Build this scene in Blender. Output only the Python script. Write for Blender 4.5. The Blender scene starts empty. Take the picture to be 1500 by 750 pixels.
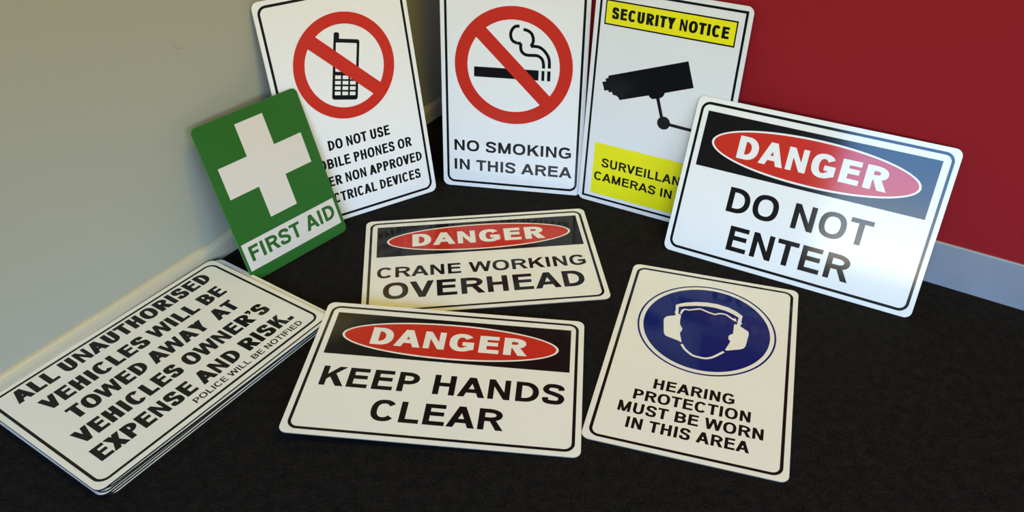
import bpy, bmesh, math, random
from mathutils import Vector, Matrix
from mathutils.geometry import delaunay_2d_cdt

S = bpy.context.scene
COL = S.collection
R = math.radians
random.seed(4)

# ------------------------------------------------------------------ camera
cam_d = bpy.data.cameras.new('camera')
cam = bpy.data.objects.new('camera', cam_d)
COL.objects.link(cam)
S.camera = cam
cam_d.sensor_fit = 'HORIZONTAL'
cam_d.sensor_width = 36.0
cam_d.lens = 1240.361 / 1500 * 36.0
cam_d.shift_y = -10.279 / 1500
cam_d.clip_start = 0.02
_r = Vector((0.999954, -0.00563, -0.007817))
_u = Vector((0.009634, 0.584373, 0.811428))
_f = Vector((0.0, 0.811466, -0.5844))
cam.matrix_world = Matrix(((_r.x, _u.x, -_f.x, 0.0), (_r.y, _u.y, -_f.y, 0.0),
                           (_r.z, _u.z, -_f.z, 0.96614), (0, 0, 0, 1)))

# room frame: origin in the corner of the two walls, s along the red wall, n out of the red wall
TH, XC, YC = -0.55909, -0.22861, 1.84698
DS = Vector((math.cos(TH), math.sin(TH), 0))
DN = Vector((math.sin(TH), -math.cos(TH), 0))
ROOM = Matrix(((DS.x, DN.x, 0, XC), (DS.y, DN.y, 0, YC), (0, 0, 1, 0), (0, 0, 0, 1)))   # (s, n, z); left handed
def room(s, n, z):
    return Vector((XC, YC, 0)) + DS * s + DN * n + Vector((0, 0, z))

S0, N0 = -0.013, -0.004        # wall planes: cream wall at s = S0, red wall at n = N0
S1, N1, HC = 4.3, 4.2, 2.6     # far walls and ceiling
WIN = (0.88, 4.1, 0.97, 2.2)   # window in the back wall: s0, s1, z0, z1
WIN_ADDED = (1.3, 3.4, 0.9, 1.9)    # unseen window added in the far wall for more daylight: n0, n1, z0, z1

# ------------------------------------------------------------------ world, lamps, exposure
SKY_STRENGTH = 2.8
LAMP_W = 32.0
LAMP_COL = (1.0, 0.83, 0.10)
w = bpy.data.worlds.new('sky')
S.world = w
w.use_nodes = True
nt = w.node_tree
nt.nodes.clear()
tc = nt.nodes.new('ShaderNodeTexCoord')
sep = nt.nodes.new('ShaderNodeSeparateXYZ')
ramp = nt.nodes.new('ShaderNodeValToRGB')
bg = nt.nodes.new('ShaderNodeBackground')
out = nt.nodes.new('ShaderNodeOutputWorld')
nt.links.new(tc.outputs['Generated'], sep.inputs[0])
nt.links.new(sep.outputs['Z'], ramp.inputs[0])
nt.links.new(ramp.outputs[0], bg.inputs[0])
nt.links.new(bg.outputs[0], out.inputs[0])
bg.inputs[1].default_value = SKY_STRENGTH
SKY = [(0.0, (0.35, 0.33, 0.28)), (0.20, (0.9, 0.85, 0.75)), (0.218, (9.0, 8.0, 6.2)), (0.245, (6.0, 6.6, 6.6)),
       (0.30, (2.4, 4.2, 7.0)), (0.36, (1.5, 3.9, 8.6)), (0.5, (1.2, 3.0, 6.8)), (1.0, (0.9, 2.3, 5.5))]
el = ramp.color_ramp.elements
while len(el) < len(SKY):
    el.new(0.5)
for e, (p, c) in zip(el, SKY):
    e.position = p
    e.color = (*c, 1)

S.view_settings.view_transform = 'Standard'
S.view_settings.look = 'None'
S.view_settings.gamma = 1.0
S.view_settings.use_curve_mapping = False
S.view_settings.exposure = -0.2
S.cycles.max_bounces = 8
S.cycles.use_denoising = True

def area(name, loc, aim, sx, sy, watts, col, portal=False):
    d = bpy.data.lights.new(name, 'AREA')
    d.shape = 'RECTANGLE'
    d.size, d.size_y = sx, sy
    d.energy, d.color = watts, col
    o = bpy.data.objects.new(name, d)
    COL.objects.link(o)
    o.location = loc
    o.rotation_euler = (Vector(aim) - Vector(loc)).to_track_quat('-Z', 'Y').to_euler()
    if portal:
        d.cycles.is_portal = True
    return o
wc = room((WIN[0] + WIN[1]) / 2, N1 + 0.02, (WIN[2] + WIN[3]) / 2)
area('window_portal', wc, wc - DN, WIN[1] - WIN[0], WIN[3] - WIN[2], 1.0, (1, 1, 1), True)
wc = room(S1 + 0.02, (WIN_ADDED[0] + WIN_ADDED[1]) / 2, (WIN_ADDED[2] + WIN_ADDED[3]) / 2)  # portal of the added far window
area('window_portal', wc, wc - DS, WIN_ADDED[1] - WIN_ADDED[0], WIN_ADDED[3] - WIN_ADDED[2], 1.0, (1, 1, 1), True)

# ------------------------------------------------------------------ materials
def mat(name, col, rough=0.5, spec=0.5, bump=None, var=None, coat=None):
    m = bpy.data.materials.new(name)
    m.use_nodes = True
    t = m.node_tree
    b = t.nodes['Principled BSDF']
    b.inputs['Base Color'].default_value = (*col, 1)
    b.inputs['Roughness'].default_value = rough
    b.inputs['Specular IOR Level'].default_value = spec
    geo = t.nodes.new('ShaderNodeTexCoord')
    if var:
        sc, amt, det = var
        n = t.nodes.new('ShaderNodeTexNoise')
        n.inputs['Scale'].default_value = sc
        n.inputs['Detail'].default_value = det
        t.links.new(geo.outputs['Object'], n.inputs['Vector'])
        r = t.nodes.new('ShaderNodeValToRGB')
        r.color_ramp.elements[0].position = 0.3
        r.color_ramp.elements[1].position = 0.7
        r.color_ramp.elements[0].color = (*[c * (1 - amt) for c in col], 1)
        r.color_ramp.elements[1].color = (*[c * (1 + amt) for c in col], 1)
        t.links.new(n.outputs[0], r.inputs[0])
        t.links.new(r.outputs[0], b.inputs['Base Color'])
    if bump:
        sc, st, dist = bump
        n = t.nodes.new('ShaderNodeTexNoise')
        n.inputs['Scale'].default_value = sc
        n.inputs['Detail'].default_value = 4
        t.links.new(geo.outputs['Object'], n.inputs['Vector'])
        bp = t.nodes.new('ShaderNodeBump')
        bp.inputs['Strength'].default_value = st
        bp.inputs['Distance'].default_value = dist
        t.links.new(n.outputs[0], bp.inputs['Height'])
        t.links.new(bp.outputs[0], b.inputs['Normal'])
    return m

GL = 0.10
SP = 0.25
M = dict(
    white=mat('gloss_white_sheet', (0.78, 0.775, 0.75), GL, SP, var=(9, 0.012, 2)),
    black=mat('black_print', (0.0075, 0.0075, 0.0085), GL, SP),
    ink=mat('white_print', (0.78, 0.775, 0.75), GL, SP),
    red=mat('red_print', (0.53, 0.030, 0.017), GL, SP),
    green=mat('green_sheet', (0.014, 0.118, 0.011), 0.35, var=(9, 0.02, 2)),
    gprint=mat('green_print', (0.014, 0.118, 0.011), 0.35),
    cream=mat('matt_white_print', (0.65, 0.61, 0.54), 0.4),
    yellow=mat('yellow_print', (0.84, 0.78, 0.012), GL, SP),
    blue=mat('blue_print', (0.006, 0.015, 0.145), GL, SP),
    edge=mat('sheet_edge', (0.20, 0.20, 0.18), 0.5),
    core=mat('dark_sheet_core', (0.012, 0.012, 0.011), 0.6, 0.2),
    gedge_lit=mat('lit_green_sheet_edge', (0.04, 0.2, 0.04), 0.4),  # lighter than the face: the rounded edge's reflection put into the colour
)

# ------------------------------------------------------------------ mesh helpers
def link(name, me, parent=None, mats=(), kind=None):
    o = bpy.data.objects.new(name, me)
    COL.objects.link(o)
    for m in mats:
        me.materials.append(m)
    if parent:
        o.parent = parent
    if kind:
        o['kind'] = kind
    return o

def inside(p, lp):
    c, n = False, len(lp)
    j = n - 1
    for i in range(n):
        a, b = lp[i], lp[j]
        if (a[1] > p[1]) != (b[1] > p[1]) and p[0] < (b[0] - a[0]) * (p[1] - a[1]) / (b[1] - a[1]) + a[0]:
            c = not c
        j = i
    return c

def union(polys):
    """triangles covering the union of overlapping outlines with holes"""
    co, ed = [], []
    for outer, holes in polys:
        for lp in [outer] + list(holes):
            b = len(co)
            co += [Vector((p[0], p[1])) for p in lp]
            ed += [(b + i, b + (i + 1) % len(lp)) for i in range(len(lp))]
    vo, _e, fo, *_ = delaunay_2d_cdt(co, ed, [], 0, 1e-5)
    keep = []
    for f in fo:
        a, b, c = (vo[i] for i in f[:3])
        ar = (b.x - a.x) * (c.y - a.y) - (b.y - a.y) * (c.x - a.x)
        if abs(ar) < 1e-7:
            continue
        m = ((a.x + b.x + c.x) / 3, (a.y + b.y + c.y) / 3)
        if any(inside(m, o) and not any(inside(m, h) for h in hs) for o, hs in polys):
            keep.append(tuple(f) if ar > 0 else tuple(f)[::-1])
    return vo, keep

def flat(name, polys, z, m, parent, label=None):
    """polys: list of (outer, [holes]) in millimetres (or a list of such lists, one per letter); a printed layer at height z mm on the sheet"""
    vs, fs = [], []
    for group in (polys if polys and isinstance(polys[0], list) else [polys]):
        v2, f2 = union(group)
        base = len(vs)
        vs += [(p[0] / 1000, p[1] / 1000, z / 1000) for p in v2]
        fs += [tuple(base + i for i in f) for f in f2]
    me = bpy.data.meshes.new(name)
    me.from_pydata(vs, [], fs)
    me.update()
    o = link(name, me, parent, (m,))
    if label:
        o['label'] = label
    return o

def rrect(x0, y0, x1, y1, r, n=10):
    if r <= 0:
        return [(x0, y0), (x1, y0), (x1, y1), (x0, y1)]
    pts = []
    for cx, cy, a in ((x1 - r, y0 + r, -90), (x1 - r, y1 - r, 0), (x0 + r, y1 - r, 90), (x0 + r, y0 + r, 180)):
        for i in range(n + 1):
            t = R(a + 90 * i / n)
            pts.append((cx + r * math.cos(t), cy + r * math.sin(t)))
    return pts

def ellipse(cx, cy, rx, ry, n=96, rot=0):
    return [(cx + rx * math.cos(2 * math.pi * i / n), cy + ry * math.sin(2 * math.pi * i / n)) for i in range(n)]

def stroke(pts, wd):
    """ribbon of width wd (number, or function of the normal) along a polyline"""
    L, Rr = [], []
    n = len(pts)
    for i, p in enumerate(pts):
        a, b = pts[max(0, i - 1)], pts[min(n - 1, i + 1)]
        dx, dy = b[0] - a[0], b[1] - a[1]
        l = math.hypot(dx, dy) or 1
        nx, ny = -dy / l, dx / l
        h = (wd(nx, ny) if callable(wd) else wd) / 2
        L.append((p[0] + nx * h, p[1] + ny * h))
        Rr.append((p[0] - nx * h, p[1] - ny * h))
    return [([L[i], L[i + 1], Rr[i + 1], Rr[i]], []) for i in range(n - 1)]

def catmull(P, n=8):
    Q = [(2 * P[0][0] - P[1][0], 2 * P[0][1] - P[1][1])] + list(P) + [(2 * P[-1][0] - P[-2][0], 2 * P[-1][1] - P[-2][1])]
    o = []
    for i in range(1, len(Q) - 2):
        p0, p1, p2, p3 = Q[i - 1:i + 3]
        for k in range(n):
            t = k / n
            o.append(tuple(0.5 * (2 * p1[j] + (p2[j] - p0[j]) * t + (2 * p0[j] - 5 * p1[j] + 4 * p2[j] - p3[j]) * t * t
                                  + (3 * p1[j] - p0[j] - 3 * p2[j] + p3[j]) * t ** 3) for j in (0, 1)))
    o.append(tuple(P[-1]))
    return o

# ------------------------------------------------------------------ lettering: a grotesque alphabet drawn by hand
ADV = dict(A=.722, B=.722, C=.722, D=.722, E=.667, F=.611, G=.778, H=.722, I=.278, K=.722, L=.611, M=.833, N=.722,
           O=.778, P=.667, R=.722, S=.667, T=.611, U=.722, V=.667, W=.944, X=.667, Y=.667)
BEAR = dict(A=(0, 0), B=(.073, .035), C=(.047, .04), D=(.073, .045), E=(.073, .045), F=(.073, .03), G=(.045, .06),
            H=(.073, .073), I=(.07, .07), K=(.073, .0), L=(.073, .03), M=(.07, .07), N=(.073, .073), O=(.044, .044),
            P=(.073, .04), R=(.073, .0), S=(.04, .04), T=(.02, .02), U=(.07, .07), V=(0, 0), W=(.003, .003), X=(0, 0), Y=(0, 0))

def sup(t, rx, ry, e=2.35):
    c, s = math.cos(t), math.sin(t)
    return (math.copysign(abs(c) ** (2 / e), c) * rx, math.copysign(abs(s) ** (2 / e), s) * ry)

def quad(*p):
    return (list(p), [])

def bowl(x0, x1, y0, y1, s, h):
    def half(a0, a1, b0, b1):
        ry = (b1 - b0) / 2
        rx = min(a1 - a0, max(ry * 1.05, (a1 - a0) * 0.6))
        cx, cy = a1 - rx, (b0 + b1) / 2
        return [(a0, b0)] + [(cx + p[0], cy + p[1]) for p in (sup(R(-90 + 180 * i / 20), rx, ry, 2.2) for i in range(21))] + [(a0, b1)]
    return (half(x0, x1, y0, y1), [half(x0 + s, x1 - s, y0 + h, y1 - h)])

def arcpoly(cx, cy, rx, ry, s, h, a0, a1, n=40):
    o = [tuple(map(sum, zip((cx, cy), sup(R(a0 + (a1 - a0) * i / n), rx, ry)))) for i in range(n + 1)]
    q = [tuple(map(sum, zip((cx, cy), sup(R(a0 + (a1 - a0) * i / n), rx - s, ry - h)))) for i in range(n + 1)]
    return [([o[i], o[i + 1], q[i + 1], q[i]], []) for i in range(n)]

def glyph(ch, w, s, h):
    """polygons of one capital in a box w wide and 1 high; s = upright stem, h = level bar"""
    t = min(s * (1.1 if s < .27 else .96), w * .36)
    st = lambda x: quad((x, 0), (x + s, 0), (x + s, 1), (x, 1))
    bar = lambda x0, x1, y: quad((x0, y), (x1, y), (x1, y + h), (x0, y + h))
    if ch == 'A':
        m = w / 2
        f = lambda y: (m - t / 2) * y
        y0 = .215
        return [quad((0, 0), (t, 0), (m + t / 2, 1), (m - t / 2, 1)), quad((w - t, 0), (w, 0), (m + t / 2, 1), (m - t / 2, 1)),
                quad((f(y0) + t * .5, y0), (w - f(y0) - t * .5, y0), (w - f(y0 + h) - t * .5, y0 + h), (f(y0 + h) + t * .5, y0 + h))]
    if ch == 'B':
        return [bowl(0, w * .95, .5 - h * .45, 1, s, h), bowl(0, w, 0, .5 + h * .55, s * 1.03, h)]
    if ch == 'C':
        return arcpoly(w * .51, .5, w * .51, .517, s, h, 36, 322)
    if ch == 'D':
        return [bowl(0, w, 0, 1, s, h)]
    if ch == 'E':
        return [st(0), bar(s * .5, w * .97, 1 - h), bar(s * .5, w * .93, .54 - h / 2), bar(s * .5, w, 0)]
    if ch == 'F':
        return [st(0), bar(s * .5, w, 1 - h), bar(s * .5, w * .88, .52 - h / 2)]
    if ch == 'G':
        return arcpoly(w * .5, .5, w * .5, .517, s, h, 36, 318) + [quad((w - s * .95, .13), (w, .13), (w, .54), (w - s * .95, .54)),
                quad((w * .53, .54 - h), (w, .54 - h), (w, .54), (w * .53, .54)),
                quad((w * .80, .06), (w, .13), (w, .3), (w * .80, .22))]
    if ch == 'H':
        return [st(0), st(w - s), bar(s * .5, w - s * .5, .52 - h / 2)]
    if ch == 'I':
        return [quad((0, 0), (w, 0), (w, 1), (0, 1))]
    if ch == 'K':
        k = min(s * 1.28, w * .42)
        return [st(0), quad((s * .9, .30), (s * .9, .56), (w - .02 - k, 1), (w - .02, 1)),
                quad((w - k * 1.02, 0), (w, 0), (s + (w - s) * .40 + k * .12, .63), (s + (w - s) * .16, .455))]
    if ch == 'L':
        return [st(0), bar(s * .5, w, 0)]
    if ch == 'M':
        s = min(s, w * .235)
        d = s * .98
        return [st(0), st(w - s), quad((w / 2 - d / 2, 0), (w / 2 + d / 2, 0), (s * .9 + d * .2, 1), (0, 1)),
                quad((w / 2 - d / 2, 0), (w / 2 + d / 2, 0), (w, 1), (w - s * .9 - d * .2, 1))]
    if ch == 'N':
        s = min(s * .95, w * .29)
        return [st(0), st(w - s), quad((w - s * 1.05, 0), (w, 0), (s * 1.05, 1), (0, 1))]
    if ch == 'O':
        return arcpoly(w / 2, .5, w / 2, .517, s, h, 0, 360, 64)
    if ch == 'P':
        return [st(0), bowl(0, w, .375, 1, s, h)]
    if ch == 'R':
        k = s * 1.2
        return [st(0), bowl(0, w * .93, .405, 1, s, h), quad((w - k, 0), (w, 0), (w * .70, .44), (w * .70 - k * .9, .44))]
    if ch == 'S':
        P = [(w * .925, .705), (w * .86, .84), (w * .70, .925), (w * .5, 1.012 - h / 2), (w * .28, .925), (s * .5 + .02, .735), (w * .25, .60),
             (w * .52, .515), (w * .78, .41), (w - s / 2 - .003, .275), (w * .75, .085), (w * .49, h / 2 - .012), (w * .26, .08),
             (w * .11, .17), (w * .075, .315)]
        P[1] = (w - s * .62, .825); P[13] = (s * .60, .165); P[0] = (w - s * .52, .70); P[14] = (s * .5, .318)
        P[2] = (w * .70, .985 - h / 2); P[4] = (w * .28, .985 - h / 2); P[10] = (w * .75, .012 + h / 2); P[12] = (w * .26, .012 + h / 2)
        return stroke(catmull(P, 6), lambda nx, ny: s * nx * nx + h * 1.04 * ny * ny)
    if ch == 'T':
        return [quad((w / 2 - s / 2, 0), (w / 2 + s / 2, 0), (w / 2 + s / 2, 1), (w / 2 - s / 2, 1)), bar(0, w, 1 - h)]
    if ch == 'U':
        ry = .40
        o = [(w / 2 + p[0], .385 + p[1]) for p in (sup(R(180 + 180 * i / 24), w / 2, ry) for i in range(25))]
        q = [(w / 2 + p[0], .385 + p[1]) for p in (sup(R(180 + 180 * i / 24), w / 2 - s, ry - h) for i in range(25))]
        return [([o[i], o[i + 1], q[i + 1], q[i]], []) for i in range(24)] + [quad((0, .38), (s, .38), (s, 1), (0, 1)), quad((w - s, .38), (w, .38), (w, 1), (w - s, 1))]
    if ch == 'V':
        m = w / 2
        return [quad((0, 1), (m - t / 2, 0), (m + t / 2, 0), (t, 1)), quad((w, 1), (w - t, 1), (m - t / 2, 0), (m + t / 2, 0))]
    if ch == 'W':
        d = min(s * .98, w * .195)
        a, b, m = w * .255, w * .745, w / 2
        return [quad((0, 1), (a - d / 2, 0), (a + d / 2, 0), (d, 1)), quad((m - d / 2, 1), (a - d / 2, 0), (a + d / 2, 0), (m + d / 2, 1)),
                quad((m - d / 2, 1), (b - d / 2, 0), (b + d / 2, 0), (m + d / 2, 1)), quad((w, 1), (w - d, 1), (b - d / 2, 0), (b + d / 2, 0))]
    if ch == 'X':
        k = min(s * 1.25, w * .40)
        return [quad((0, 0), (k, 0), (w - .015, 1), (w - .015 - k, 1)), quad((w - k, 0), (w, 0), (.015 + k, 1), (.015, 1))]
    if ch == 'Y':
        k = s * 1.22
        m = w / 2
        return [quad((m - s / 2, 0), (m + s / 2, 0), (m + s / 2, .44), (m - s / 2, .44)),
                quad((0, 1), (m - s / 2, .40), (m + s / 2, .44), (k, 1)), quad((w, 1), (w - k, 1), (m - s / 2, .44), (m + s / 2, .40))]
    if ch == '.':
        return [quad((0, 0), (w, 0), (w, s * .95), (0, s * .95))]
    if ch == "'":
        return [quad((0, 1), (0, .80), (w, .80), (w, 1)), quad((w * .52, .80), (w, .80), (w * .62, .66), (w * .12, .62))]

def text(name, string, x0, x1, base, cap, z, m, parent, s=.205, h=None, track=0.0, space=.278):
    """one line of capitals whose ink runs from x0 to x1 (mm) with the given baseline and capital height"""
    h = h or s * .84
    W = (x1 - x0) / cap
    def layout(f):
        x, items = 0, []
        for ch in string:
            if ch == ' ':
                x += space / .716 * f
                continue
            if ch in ".'":
                b, gw = .05 * f, s * (1.12 if ch == '.' else .95)
            elif ch == 'I':
                b, gw = .07 / .716 * f, s
            else:
                l, r = BEAR[ch]
                b, gw = l / .716 * f, (ADV[ch] - l - r) / .716 * f
            items.append((ch, x + b, gw))
            if ch in ".'":
                x += b + gw + .05 * f
            elif ch == 'I':
                x += 2 * b + gw
            else:
                x += ADV[ch] / .716 * f
            x += track
        a, e = items[0][1], items[-1][1] + items[-1][2]
        return items, a, e - a
    lo, hi = .2, 3
    for _ in range(40):
        f = (lo + hi) / 2
        lo, hi = (f, hi) if layout(f)[2] < W else (lo, f)
    items, a, _w = layout(f)
    polys = []
    for ch, x, gw in items:
        one = []
        polys.append(one)
        for outer, holes in glyph(ch, gw, s, h):
            tr = lambda lp: [(x0 + (x - a + p[0]) * cap, base + p[1] * cap) for p in lp]
            one.append((tr(outer), [tr(q) for q in holes]))
    return flat(name, polys, z, m, parent)

# ------------------------------------------------------------------ signs
def sheet(parent, wd, ht, th, r, face, edge):
    """the sheet of a sign: a slab with rounded corners, its printed face at z = 0; x from 0 to wd, y from 0 to ht (mm)"""
    bm = bmesh.new()
    b = 0.25
    rings = []
    for inset, z in ((b, 0.0), (0, -b), (0, -th + b), (b, -th)):
        rings.append([bm.verts.new((p[0] / 1000, p[1] / 1000, z / 1000)) for p in rrect(inset, inset, wd - inset, ht - inset, r - inset)])
    n = len(rings[0])
    bm.faces.new(rings[0])
    bm.faces.new(rings[3][::-1])
    for k in range(3):
        for i in range(n):
            f = bm.faces.new((rings[k][i], rings[k + 1][i], rings[k + 1][(i + 1) % n], rings[k][(i + 1) % n]))
            f.material_index = 1
    bmesh.ops.recalc_face_normals(bm, faces=bm.faces)
    me = bpy.data.meshes.new('sheet')
    bm.to_mesh(me)
    bm.free()
    return link('sheet', me, parent, (face, edge))

def sign(name, label, cat, o, ex, ey, wd, ht, th, group=None):
    """Empty at the middle of the sign's lower edge; the local x axis runs along that edge, y up the face"""
    ex, ey = Vector(ex).normalized(), Vector(ey)
    ey = (ey - ex * ey.dot(ex)).normalized()
    nz = ex.cross(ey)
    e = bpy.data.objects.new(name, None)
    COL.objects.link(e)
    e.empty_display_size = 0.05
    p = Vector(o)
    e.matrix_world = Matrix(((ex.x, ey.x, nz.x, p.x), (ex.y, ey.y, nz.y, p.y), (ex.z, ey.z, nz.z, p.z), (0, 0, 0, 1)))
    e['label'] = label
    e['category'] = cat
    if group:
        e['group'] = group
    return e

def border(parent, wd, ht, a=8.7, t=5.0, r=16.5):
    return flat('border_line', [(rrect(a, a, wd - a, ht - a, r), [rrect(a + t, a + t, wd - a - t, ht - a - t, max(0, r - t))])], 0.12, M['black'], parent)

def danger_header(parent):
    hd = flat('header_panel', [(rrect(23.5, 173, 427.5, 275.5, 0), [])], 0.12, M['black'], parent)
    flat('oval_rim', [(ellipse(225.5, 222.8, 182.5, 43.2), [ellipse(225.5, 222.8, 178.6, 39.6)])], 0.24, M['ink'], hd)
    ov = flat('danger_oval', [(ellipse(225.5, 222.8, 178.6, 39.6), [])], 0.24, M['red'], hd)
    text('heading_lettering', 'DANGER', 93, 356, 202.5, 41.5, 0.36, M['ink'], hd, s=.31, h=.215, track=.012)
    return hd

def lines(parent, rows, m=None, **kw):
    for s_, x0, x1, b, c in rows:
        text('message_lettering', s_, x0, x1, b, c, 0.12, m or M['black'], parent, **kw)

def ring(parent, cx, cy, ro, ri, hw, z):
    """prohibition ring with its slash from upper left to lower right, as one outline"""
    a = math.asin(hw / ri)
    polys = [(ellipse(cx, cy, ro, ro, 128), [ellipse(cx, cy, ri, ri, 128)])]
    d = Vector((1, -1)).normalized()
    n = Vector((1, 1)).normalized()
    q = ri + 1.0
    polys.append(([(cx + d.x * i * q + n.x * j * hw, cy + d.y * i * q + n.y * j * hw) for i, j in ((-1, -1), (1, -1), (1, 1), (-1, 1))], []))
    return flat('prohibition_ring', polys, z, M['red'], parent)

T = 1.7   # thin sheet metal, mm

# ---- danger signs
def lean_z(ey, th):
    return 0.0004 + th / 1000 * math.hypot(ey[0], ey[1])

k = sign('danger_sign', 'white danger sign reading KEEP HANDS CLEAR lying flat in front, propped on the stack', 'sign',
         (-0.3504, 0.86002, 0.01814), (0.99506, -0.09202, -0.03737), (0.09233, 0.99571, 0.00648), 449.5, 301.3, T)
sheet(k, 449.5, 301.3, T, 13, M['white'], M['edge'])
border(k, 449.5, 301.3, 9.2)
danger_header(k)
lines(k, [('KEEP HANDS', 34, 421.5, 101.5, 42.5), ('CLEAR', 128, 332, 38, 42.5)], s=.225)

c = sign('danger_sign', 'white danger sign reading CRANE WORKING OVERHEAD lying on the carpet in the middle', 'sign',
         (-0.26752, 1.13925, 0.0020), (0.99521, 0.09777, 0), (-0.09777, 0.99521, 0), 448.3, 300.2, T)
sheet(c, 448.3, 300.2, T, 13, M['white'], M['edge'])
border(c, 448.3, 300.2)
danger_header(c)
lines(c, [('CRANE WORKING', 26, 421.5, 107, 32)], s=.215)
lines(c, [('OVERHEAD', 38, 410, 43.5, 47)], s=.225)

ey = (0.19123, 0.34631, 0.91842)
e = sign('danger_sign', 'white danger sign reading DO NOT ENTER leaning on the red wall at the right', 'sign',
         (0.29437, 1.33857, lean_z(ey, T)), (0.87541, -0.48338, 0), ey, 453.1, 300.3, T)
sheet(e, 453.1, 300.3, T, 13, M['white'], M['edge'])
border(e, 453.1, 300.3)
danger_header(e)
lines(e, [('DO NOT', 98.5, 354, 102, 46.5), ('ENTER', 116, 338, 31, 47)], s=.215)

# ---- hearing protection sign
hs = sign('hearing_protection_sign', 'white sign with blue earmuff disc lying on the carpet at the right', 'sign',
          (0.09828, 0.85857, 0.0020), (0.95453, -0.29813, 0), (0.29813, 0.95453, 0), 300.6, 450.5, T)
sheet(hs, 300.6, 450.5, T, 13, M['white'], M['edge'])
border(hs, 300.6, 450.5)
cx, cy = 151.5, 299.7
rim = flat('disc_rim', [(ellipse(cx, cy, 117, 117, 128), [ellipse(cx, cy, 113.8, 113.8, 128)])], 0.12, M['blue'], hs)
disc = flat('blue_disc', [(ellipse(cx, cy, 106.8, 106.8, 128), [])], 0.12, M['blue'], hs)
LC = [(92.8, 348.3), (98.5, 344.2), (100.7, 325.2), (105.5, 323.7), (106.3, 301.8), (108.3, 295.2), (112.8, 287.5), (111.7, 279.0), (109.7, 277.0), (111.9, 267.8), (115.6, 255.0), (114.9, 252.0), (110.1, 255.0), (91.5, 260.0), (86.7, 262.1), (83.3, 269.9), (78.2, 302.7), (79.9, 309.4), (83.5, 313.4), (95.8, 319.3), (95.6, 325.2), (93.0, 327.5), (94.7, 331.7)]
RC = [(208.9, 350.5), (202.6, 344.3), (201.4, 324.5), (196.9, 324.3), (197.0, 298.3), (193.9, 296.3), (190.4, 291.0), (190.8, 282.4), (194.4, 279.0), (193.4, 272.8), (188.0, 254.2), (190.3, 252.6), (212.1, 262.4), (217.2, 266.3), (219.9, 272.2), (222.9, 304.2), (221.8, 310.9), (218.9, 313.6), (207.2, 321.6), (207.4, 325.2), (209.9, 329.6), (207.9, 332.6)]
HB = [(92.8, 348.3), (97.6, 352.8), (109.4, 360.1), (127.3, 366.9), (145.5, 370.8), (164.0, 371.2), (182.8, 367.3), (197.2, 360.2), (208.9, 350.5), (202.6, 344.3), (193.5, 350.5), (179.3, 356.7), (160.6, 359.9), (146.8, 359.6), (128.6, 356.2), (110.8, 350.1), (98.5, 344.2)]
HAIR = [(104.7, 326.4), (106.0, 337.0), (109.7, 340.7), (116.7, 340.5), (134.1, 349.0), (138.8, 348.5), (150.8, 343.8), (162.5, 341.3), (167.8, 345.1), (174.5, 347.1), (181.4, 346.1), (190.0, 339.4), (197.6, 334.3)]
CHIN = [(116.6, 247.7), (123.6, 236.8), (133.5, 228.0), (140.5, 224.4), (153.5, 223.4), (162.0, 224.9), (171.9, 231.8), (186.4, 248.7)]
flat('earmuff_symbol', [(LC, []), (RC, []), (HB, [])], 0.24, M['ink'], disc)
flat('chin_symbol', stroke(catmull(CHIN, 4), 4.2), 0.24, M['ink'], disc)
flat('hair_symbol', stroke(HAIR, 3.6)
     + [([(104.2, 325.2), (109.1, 336.7), (109.5, 342.2), (104.1, 337.2)], []), ([(192.9, 339.2), (195.0, 333.9), (200.6, 331.2), (197.8, 340.6)], [])],
     0.24, M['ink'], disc)
lines(hs, [('HEARING', 87.5, 213.5, 131, 22.5), ('PROTECTION', 60.5, 240, 100.5, 22.5), ('MUST BE WORN', 42, 261, 70, 22.5), ('IN THIS AREA', 60, 243, 39, 22.5)], s=.218)

# ---- no smoking sign
ey = (0.02489, 0.13609, 0.99038)
ns = sign('prohibition_sign', 'white NO SMOKING sign standing upright in the corner, middle of the back row', 'sign',
          (-0.14755, 1.58568, lean_z(ey, T)), (0.98368, -0.17992, 0), ey, 298.9, 450.0, T)
sheet(ns, 298.9, 450.0, T, 13, M['white'], M['edge'])
border(ns, 298.9, 450.0)
S1P = [(160.6, 352.2), (152.0, 351.0), (145.3, 343.8), (143.0, 333.5), (146.7, 323.4), (156.1, 318.1), (164.1, 318.6), (163.6, 310.7), (165.9, 302.2), (174.0, 296.4), (186.2, 295.8), (198.4, 295.5), (207.3, 289.1), (210.4, 278.9), (210.7, 270.8)]
S2P = [(168.3, 346.2), (176.3, 344.6), (184.3, 339.3), (188.0, 331.0), (188.3, 322.5), (184.0, 313.7), (192.6, 314.2), (203.1, 312.1), (213.7, 303.4), (221.1, 290.0), (222.5, 271.6)]
flat('cigarette_symbol', [quad((68.7, 245.4), (201.2, 245.4), (201.2, 266.2), (68.7, 266.2)), quad((207, 245.4), (213, 245.4), (213, 265.8), (207, 265.8)),
                          quad((218.6, 245.4), (225.2, 245.4), (225.2, 265.8), (218.6, 265.8))]
     + stroke(catmull(S1P[:6], 5), 6.2) + stroke(S1P[5:7], 6.2) + stroke(catmull(S1P[6:], 5), 6.2)
     + stroke(catmull(S2P[:6], 5), 6.2) + stroke(catmull(S2P[5:], 5), 6.2), 0.12, M['black'], ns)
ring(ns, 149.3, 270.2, 120.4, 94.2, 14.0, 0.24)
lines(ns, [('NO SMOKING', 25.3, 275, 82.3, 24.2), ('IN THIS AREA', 25, 278.5, 38.8, 24.4)], s=.235)

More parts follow.
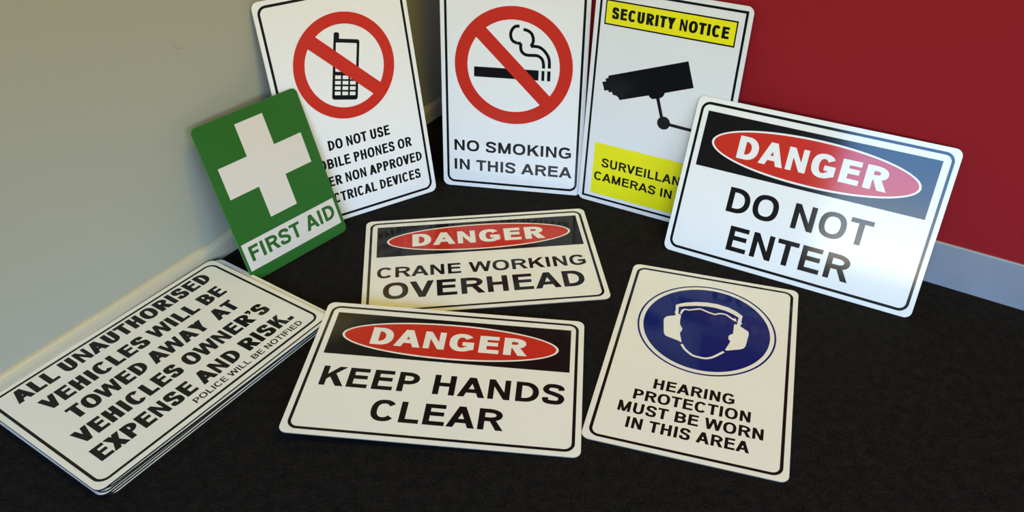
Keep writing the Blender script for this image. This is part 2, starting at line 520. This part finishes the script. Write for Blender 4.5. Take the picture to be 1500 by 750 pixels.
# ---- mobile phone sign
ey = (-0.10185, 0.16835, 0.98045)
ps = sign('prohibition_sign', 'white DO NOT USE mobile phone sign standing behind the green sign', 'sign',
          (-0.41718, 1.40635, lean_z(ey, T)), (0.8556, 0.51764, 0), ey, 299.1, 451.6, T)
sheet(ps, 299.1, 451.6, T, 13, M['white'], M['edge'])
border(ps, 299.1, 451.6, 8.4)
UX, UY = Vector((.973, -.231)), Vector((.231, .973))
def hs_local(pts):
    return [(150.9 + UX.x * a + UY.x * b, 297.7 + UX.y * a + UY.y * b) for a, b in pts]
ph = flat('phone_symbol', [(hs_local(rrect(-26.2, -58.2, 26.2, 58.2, 5)), []), (hs_local(rrect(-26.0, 50, -15.0, 70, 4)), [])], 0.12, M['black'], ps)
keys = [(hs_local(rrect(x, y - 6.9, x + 11.5, y, 0)), []) for x in (-21.0, -5.75, 9.5) for y in (-11.4, -21.8, -32.2, -42.5)]
flat('phone_keys', [(hs_local(rrect(-21.0, -4.2, 20.8, 50.8, 2)), [])] + keys, 0.24, M['white'], ph)
ring(ps, 150.9, 304.6, 102.2, 80.0, 13.4, 0.36)
lines(ps, [('DO NOT USE', 84.8, 217, 148.7, 20.5), ('MOBILE PHONES OR', 40.5, 260.5, 112.6, 20.5), ('OTHER NON APPROVED', 25, 277.5, 76, 20.5),
           ('ELECTRICAL DEVICES', 33, 268, 39.7, 20.5)], s=.225, h=.185)

# ---- security sign
ey = (0.0528, 0.09553, 0.99403)
ss = sign('security_sign', 'white SECURITY NOTICE sign with black camera and yellow panels standing against red wall', 'sign',
          (0.14106, 1.52749, lean_z(ey, T)), (0.8752, -0.48375, 0), ey, 296.5, 449.6, T)
sheet(ss, 296.5, 449.6, T, 13, M['white'], M['edge'])
border(ss, 296.5, 449.6, 8.8, 4.6, 0)
hp = flat('heading_frame', [(rrect(20.8, 373.8, 272.6, 421, 0), [rrect(23.4, 376.6, 270, 418.2, 0)])], 0.12, M['black'], ss)
yp = flat('heading_panel', [(rrect(23.4, 376.6, 270, 418.2, 0), [])], 0.12, M['yellow'], ss)
text('heading_lettering', 'SECURITY NOTICE', 35, 259.5, 386.8, 21, 0.24, M['black'], yp, s=.28, h=.215, track=.01)
CAM = [(40.0, 275.9), (193.8, 334.2), (211.4, 286.5), (157.4, 265.3), (157.1, 261.9), (154.7, 257.1), (148.8, 252.6), (135.2, 248.4), (129.8, 249.9), (126.7, 253.9), (68.6, 232.0), (65.9, 236.7), (61.0, 239.3), (53.4, 239.8), (51.7, 245.2), (45.2, 242.8), (43.1, 247.0), (35.3, 244.3), (28.9, 260.8), (36.7, 263.9), (35.3, 269.3), (41.2, 271.6)]
flat('camera_symbol', [(CAM, []), quad((142.2, 251.1), (148.5, 253.2), (161.2, 217.0), (155.0, 215.0)),
                       (ellipse(163.6, 205.8, 13.0, 13.2, 48), []), quad((174, 208.2), (174, 201.9), (248, 199.6), (248, 205.9)), quad((242, 180), (254, 180), (254, 226), (242, 226))], 0.12, M['black'], ss)
lp = flat('message_panel', [(rrect(27.2, 20.5, 269.5, 133.5, 0), [])], 0.12, M['yellow'], ss)
text('message_lettering', 'SURVEILLANCE', 45.8, 251, 83.6, 19.2, 0.24, M['black'], lp, s=.22, h=.185)
text('message_lettering', 'CAMERAS IN USE', 32.2, 265, 51.6, 18.8, 0.24, M['black'], lp, s=.22, h=.185)

# ---- first aid sign
ey = (-0.24661, 0.2139, 0.94521)
fa = sign('first_aid_sign', 'green FIRST AID sign with white cross leaning at the cream wall', 'sign',
          (-0.47968, 1.24052, lean_z(ey, 3.0)), (0.65523, 0.75543, 0), ey, 225.8, 299.8, 3.0)
sheet(fa, 225.8, 299.8, 3.0, 11, M['green'], M['gedge_lit'])
a, b, cx, cy = 91.2, 29.9, 111.6, 188.2
flat('cross', [([(cx - b, cy - a), (cx + b, cy - a), (cx + b, cy - b), (cx + a, cy - b), (cx + a, cy + b), (cx + b, cy + b), (cx + b, cy + a),
                 (cx - b, cy + a), (cx - b, cy + b), (cx - a, cy + b), (cx - a, cy - b), (cx - b, cy - b)], [])], 0.12, M['cream'], fa)
bd = flat('lettering_band', [(rrect(4.8, 20.5, 218.5, 74.2, 0), [])], 0.12, M['cream'], fa)
text('lettering', 'FIRST AID', 15.2, 211.5, 36.2, 29.2, 0.24, M['gprint'], bd, s=.23, h=.195)

# ---- stack of towing notices
TOW = [('ALL UNAUTHORISED', 35, 410, 249.4, 32.5), ('VEHICLES WILL BE', 51.5, 399.5, 197.3, 32.5), ('TOWED AWAY  AT', 64.5, 385, 147, 32.5),
       ("VEHICLES OWNER'S", 40, 407.5, 95.2, 32.5), ('EXPENSE AND RISK.', 37, 414.5, 44.3, 32.5)]
TP = 3.0
# sheets from the top down: shift along the sheet and turn, in mm and degrees
PILE = [(0, 0, 0), (11, -3.6, -.75), (4, -1.6, -.1), (-0.6, -1.2, .4), (7, -3.6, .15), (10.5, -5.4, .2)]
TLAB = ['white towing notice ALL UNAUTHORISED VEHICLES, topmost sheet of the pile by the cream wall',
        'second towing notice from the top of the pile, jutting out at the far right corner',
        'third towing notice from the top of the pile by the cream wall',
        'fourth towing notice from the top, peeking out at the left of the pile',
        'fifth towing notice from the top, second lowest sheet of the pile',
        'lowest towing notice of the pile, lying directly on the black carpet']
tex, tey = Vector((0.56049, 0.82816, 0)), Vector((-0.82816, 0.56049, 0))
to = Vector((-0.57201, 0.75151, 0.0183))
tn = sign('towing_notice_sign', TLAB[0], 'sign', to, tex, tey, 450.3, 300.5, TP, 'pile of towing notices')
sheet(tn, 450.3, 300.5, TP, 13, M['white'], M['core'])
border(tn, 450.3, 300.5, 9.0, 4.6, 17)
for row in TOW:
    text('message_lettering', *row, 0.12, M['black'], tn, s=.285, h=.20, track=-.035, space=.24)
text('police_lettering', 'POLICE WILL BE NOTIFIED', 187, 412.5, 22.0, 12.3, 0.12, M['black'], tn, s=.20, h=.165)
for i, (dx, dy, deg) in enumerate(PILE[1:], 1):
    e_ = tn.copy()
    COL.objects.link(e_)
    ctr = Vector((.225 + dx / 1000, .15 + dy / 1000, -i * TP / 1000))
    m = Matrix(((tex.x, tey.x, 0, to.x), (tex.y, tey.y, 0, to.y), (0, 0, 1, to.z), (0, 0, 0, 1)))
    e_.matrix_world = m @ Matrix.Translation(ctr) @ Matrix.Rotation(R(deg), 4, 'Z') @ Matrix.Translation((-.225, -.15, 0))
    e_['label'] = TLAB[i]
    for ch in list(tn.children):
        q = ch.copy()
        COL.objects.link(q)
        q.parent = e_

# ------------------------------------------------------------------ the room
def cream(s, n, z):
    return room(s - (n - 0.6) * 0.013, n, z)     # the cream wall is not quite square to the red one
def room_box(name, s0, s1, n0, n1, z0, z1, m, at=room):
    bm = bmesh.new()
    vs = [bm.verts.new(at(s, n, z)) for s in (s0, s1) for n in (n0, n1) for z in (z0, z1)]
    for f in ((0, 1, 3, 2), (4, 6, 7, 5), (0, 4, 5, 1), (2, 3, 7, 6), (0, 2, 6, 4), (1, 5, 7, 3)):
        bm.faces.new([vs[i] for i in f])
    bmesh.ops.recalc_face_normals(bm, faces=bm.faces)
    me = bpy.data.meshes.new(name)
    bm.to_mesh(me)
    bm.free()
    return link(name, me, None, (m,), 'structure')

def carpet_mat():
    m = bpy.data.materials.new('black_loop_carpet')
    m.use_nodes = True
    t = m.node_tree
    b = t.nodes['Principled BSDF']
    b.inputs['Roughness'].default_value = 0.95
    b.inputs['Specular IOR Level'].default_value = 0.15
    g = t.nodes.new('ShaderNodeTexCoord')
    n1 = t.nodes.new('ShaderNodeTexNoise')
    n1.inputs['Scale'].default_value = 260
    n1.inputs['Detail'].default_value = 3
    n2 = t.nodes.new('ShaderNodeTexNoise')
    n2.inputs['Scale'].default_value = 60
    n2.inputs['Detail'].default_value = 2
    for n in (n1, n2):
        t.links.new(g.outputs['Object'], n.inputs['Vector'])
    r = t.nodes.new('ShaderNodeValToRGB')
    r.color_ramp.elements[0].position = 0.38
    r.color_ramp.elements[0].color = (0.0012, 0.0011, 0.0011, 1)
    r.color_ramp.elements[1].position = 0.72
    r.color_ramp.elements[1].color = (0.0145, 0.0118, 0.0112, 1)
    mx = t.nodes.new('ShaderNodeMath')
    mx.operation = 'MULTIPLY_ADD'
    mx.inputs[1].default_value = 0.35
    t.links.new(n2.outputs[0], mx.inputs[0])
    ml = t.nodes.new('ShaderNodeMath')
    ml.operation = 'MULTIPLY'
    ml.inputs[1].default_value = 0.65
    t.links.new(n1.outputs[0], ml.inputs[0])
    t.links.new(ml.outputs[0], mx.inputs[2])
    t.links.new(mx.outputs[0], r.inputs[0])
    t.links.new(r.outputs[0], b.inputs['Base Color'])
    bp = t.nodes.new('ShaderNodeBump')
    bp.inputs['Strength'].default_value = 0.6
    bp.inputs['Distance'].default_value = 0.002
    t.links.new(n1.outputs[0], bp.inputs['Height'])
    t.links.new(bp.outputs[0], b.inputs['Normal'])
    return m

def cream_wall_mat():
    m = mat('cream_wall_paint', (0.385, 0.39, 0.31), 0.45, 0.4, bump=(260, 0.05, 0.001))
    t = m.node_tree
    b = t.nodes['Principled BSDF']
    g = t.nodes.new('ShaderNodeTexCoord')
    sc = None
    # a small scuff on the paint
    vm = t.nodes.new('ShaderNodeVectorMath')
    vm.operation = 'DISTANCE'
    SC = SCUFF
    vm.inputs[1].default_value = SC
    t.links.new(g.outputs['Object'], vm.inputs[0])
    nz = t.nodes.new('ShaderNodeTexNoise')
    nz.inputs['Scale'].default_value = 90
    t.links.new(g.outputs['Object'], nz.inputs['Vector'])
    ad = t.nodes.new('ShaderNodeMath')
    ad.operation = 'MULTIPLY_ADD'
    ad.inputs[1].default_value = 0.05
    t.links.new(nz.outputs[0], ad.inputs[0])
    t.links.new(vm.outputs['Value'], ad.inputs[2])
    rr = t.nodes.new('ShaderNodeValToRGB')
    rr.color_ramp.elements[0].position = 0.022
    rr.color_ramp.elements[0].color = (0.28, 0.28, 0.22, 1)
    rr.color_ramp.elements[1].position = 0.030
    rr.color_ramp.elements[1].color = (0.385, 0.39, 0.31, 1)
    t.links.new(ad.outputs[0], rr.inputs[0])
    t.links.new(rr.outputs[0], b.inputs['Base Color'])
    return m

# the scuff sits where the line of sight of the photograph's mark meets the cream wall
SCUFF = (-0.5573, 1.3462, 0.4171)
carpet = carpet_mat()
creamw = cream_wall_mat()
redw = mat('red_wall_paint', (0.30, 0.010, 0.014), 0.55, 0.2, bump=(300, 0.04, 0.001), var=(2.5, 0.04, 2))
offw = mat('off_white_paint', (0.62, 0.61, 0.57), 0.6)
ceilm = mat('ceiling_white', (0.75, 0.74, 0.70), 0.8)
greyb = mat('grey_vinyl_skirting', (0.27, 0.29, 0.32), 0.45, 0.4, var=(14, 0.05, 3))
creamb_lit = mat('lit_cream_skirting', (0.50, 0.45, 0.32), 0.38, 0.45)  # wall cream made lighter and warmer: lamp highlight put into the colour
framem = mat('window_frame_white', (0.7, 0.7, 0.68), 0.4)

RED0, NB = 0.125, 0.30     # the red wall stops short of the cream one, leaving a narrow recess behind
room_box('floor', S0 - 0.1, S1 + 0.1, N0 - NB - 0.1, N1 + 0.1, -0.1, 0.0, carpet)
room_box('wall_left', S0 - 0.1, S0, N0 - NB - 0.1, N1 + 0.1, 0.0, HC, creamw, cream)
room_box('wall_right', RED0, S1 + 0.1, N0 - NB, N0, 0.0, HC, redw)
room_box('wall_recess', S0 - 0.1, S1 + 0.1, N0 - NB - 0.1, N0 - NB, 0.0, HC, offw)
room_box('ceiling', S0 - 0.1, S1 + 0.1, N0 - NB - 0.1, N1 + 0.1, HC, HC + 0.1, ceilm)
# walls with a window opening each, made of the pieces around it
BOX = ((0, 1, 3, 2), (4, 6, 7, 5), (0, 4, 5, 1), (2, 3, 7, 6), (0, 2, 6, 4), (1, 5, 7, 3))
def pieces(name, boxes, m, at):
    bm = bmesh.new()
    for a0, a1, d0, d1, z0, z1 in boxes:
        vs = [bm.verts.new(at(a, d, z)) for a in (a0, a1) for d in (d0, d1) for z in (z0, z1)]
        bmesh.ops.recalc_face_normals(bm, faces=[bm.faces.new([vs[i] for i in f]) for f in BOX])
    me = bpy.data.meshes.new(name)
    bm.to_mesh(me)
    bm.free()
    return link(name, me, None, (m,), 'structure')
def windowed(wall, win, W, a0, a1, d, at):
    pieces(wall, [(a0, W[0], d, d + .1, 0, HC), (W[1], a1, d, d + .1, 0, HC), (W[0], W[1], d, d + .1, 0, W[2]), (W[0], W[1], d, d + .1, W[3], HC)], offw, at)
    f, e0, e1 = 0.04, d - 0.01, d + 0.06
    pieces(win, [(W[0] - f, W[0], e0, e1, W[2] - f, W[3] + f), (W[1], W[1] + f, e0, e1, W[2] - f, W[3] + f),
                 (W[0], W[1], e0, e1, W[2] - f, W[2]), (W[0], W[1], e0, e1, W[3], W[3] + f)], framem, at)
windowed('wall_back', 'window_1', WIN, S0 - 0.1, S1, N1, lambda a, d, z: room(a, d, z))
windowed('wall_far', 'window_added', WIN_ADDED, N0, N1 + 0.1, S1, lambda a, d, z: room(d, a, z))  # far opening and frame added to strengthen the daylight on the signs

def skirting(name, prof, along, m):
    """prof: (distance from the wall plane, height) profile, swept between two room points"""
    bm = bmesh.new()
    A = []
    for d in along[1]:
        if along[0] == 'n':
            A.append([bm.verts.new(cream(S0 + p[0], d, p[1])) for p in prof])
        else:
            A.append([bm.verts.new(room(d, N0 + p[0], p[1])) for p in prof])
    n = len(prof)
    for i in range(n):
        bm.faces.new((A[0][i], A[0][(i + 1) % n], A[1][(i + 1) % n], A[1][i]))
    bm.faces.new(A[0])
    bm.faces.new(A[1][::-1])
    bmesh.ops.recalc_face_normals(bm, faces=bm.faces)
    me = bpy.data.meshes.new(name)
    bm.to_mesh(me)
    bm.free()
    for p in me.polygons:
        p.use_smooth = False
    return link(name, me, None, (m,), 'structure')
pr = [(0.0, 0.0), (0.013, 0.0), (0.013, 0.026)]
for i in range(1, 9):
    a = R(90 * i / 8)
    pr.append((0.0 + 0.013 * math.cos(a), 0.026 + 0.015 * math.sin(a)))
skirting('baseboard_left', pr, ('n', (N0 - NB, N1)), creamb_lit)
skirting('baseboard_right', [(0, 0), (0.004, 0), (0.004, 0.086), (0.0025, 0.088), (0, 0.088)], ('s', (RED0, S1)), greyb)

# ceiling lamps (out of view): a warm panel with its own light
def ceiling_lamp(s, n, watts, label):
    e_ = bpy.data.objects.new('ceiling_light', None)
    COL.objects.link(e_)
    e_.location = room(s, n, HC)
    e_['label'] = label
    e_['category'] = 'lamp'
    e_['group'] = 'warm ceiling panels'
    bm = bmesh.new()
    for a, b, z0, z1 in ((-.33, -.30, -.05, 0), (.30, .33, -.05, 0)):
        for flip in (0, 1):
            lo, hi = ((a, -.33), (b, .33)) if not flip else ((-.33, a), (.33, b))
            vs = [bm.verts.new((x, y, z)) for x in (lo[0], hi[0]) for y in (lo[1], hi[1]) for z in (z0, z1)]
            fs = [bm.faces.new([vs[i] for i in f]) for f in ((0, 1, 3, 2), (4, 6, 7, 5), (0, 4, 5, 1), (2, 3, 7, 6), (0, 2, 6, 4), (1, 5, 7, 3))]
            bmesh.ops.recalc_face_normals(bm, faces=fs)
    me = bpy.data.meshes.new('lamp_frame')
    bm.to_mesh(me)
    bm.free()
    link('lamp_frame', me, e_, (framem,))
    p = room(s, n, HC - 0.03)
    a = area('lamp_panel', p, p - Vector((0, 0, 1)), 0.6, 0.6, watts, LAMP_COL)
    mw = a.matrix_world.copy()
    a.parent = e_
    a.location = (0, 0, -0.03)
    return e_
ceiling_lamp(1.4, 0.40, LAMP_W * 1.08, 'warm square ceiling panel nearest the red wall')
ceiling_lamp(0.9, 2.3, LAMP_W * 0.27, 'added warm ceiling panel that evens the light, nearest the window')  # second panel added to spread the warm light more evenly
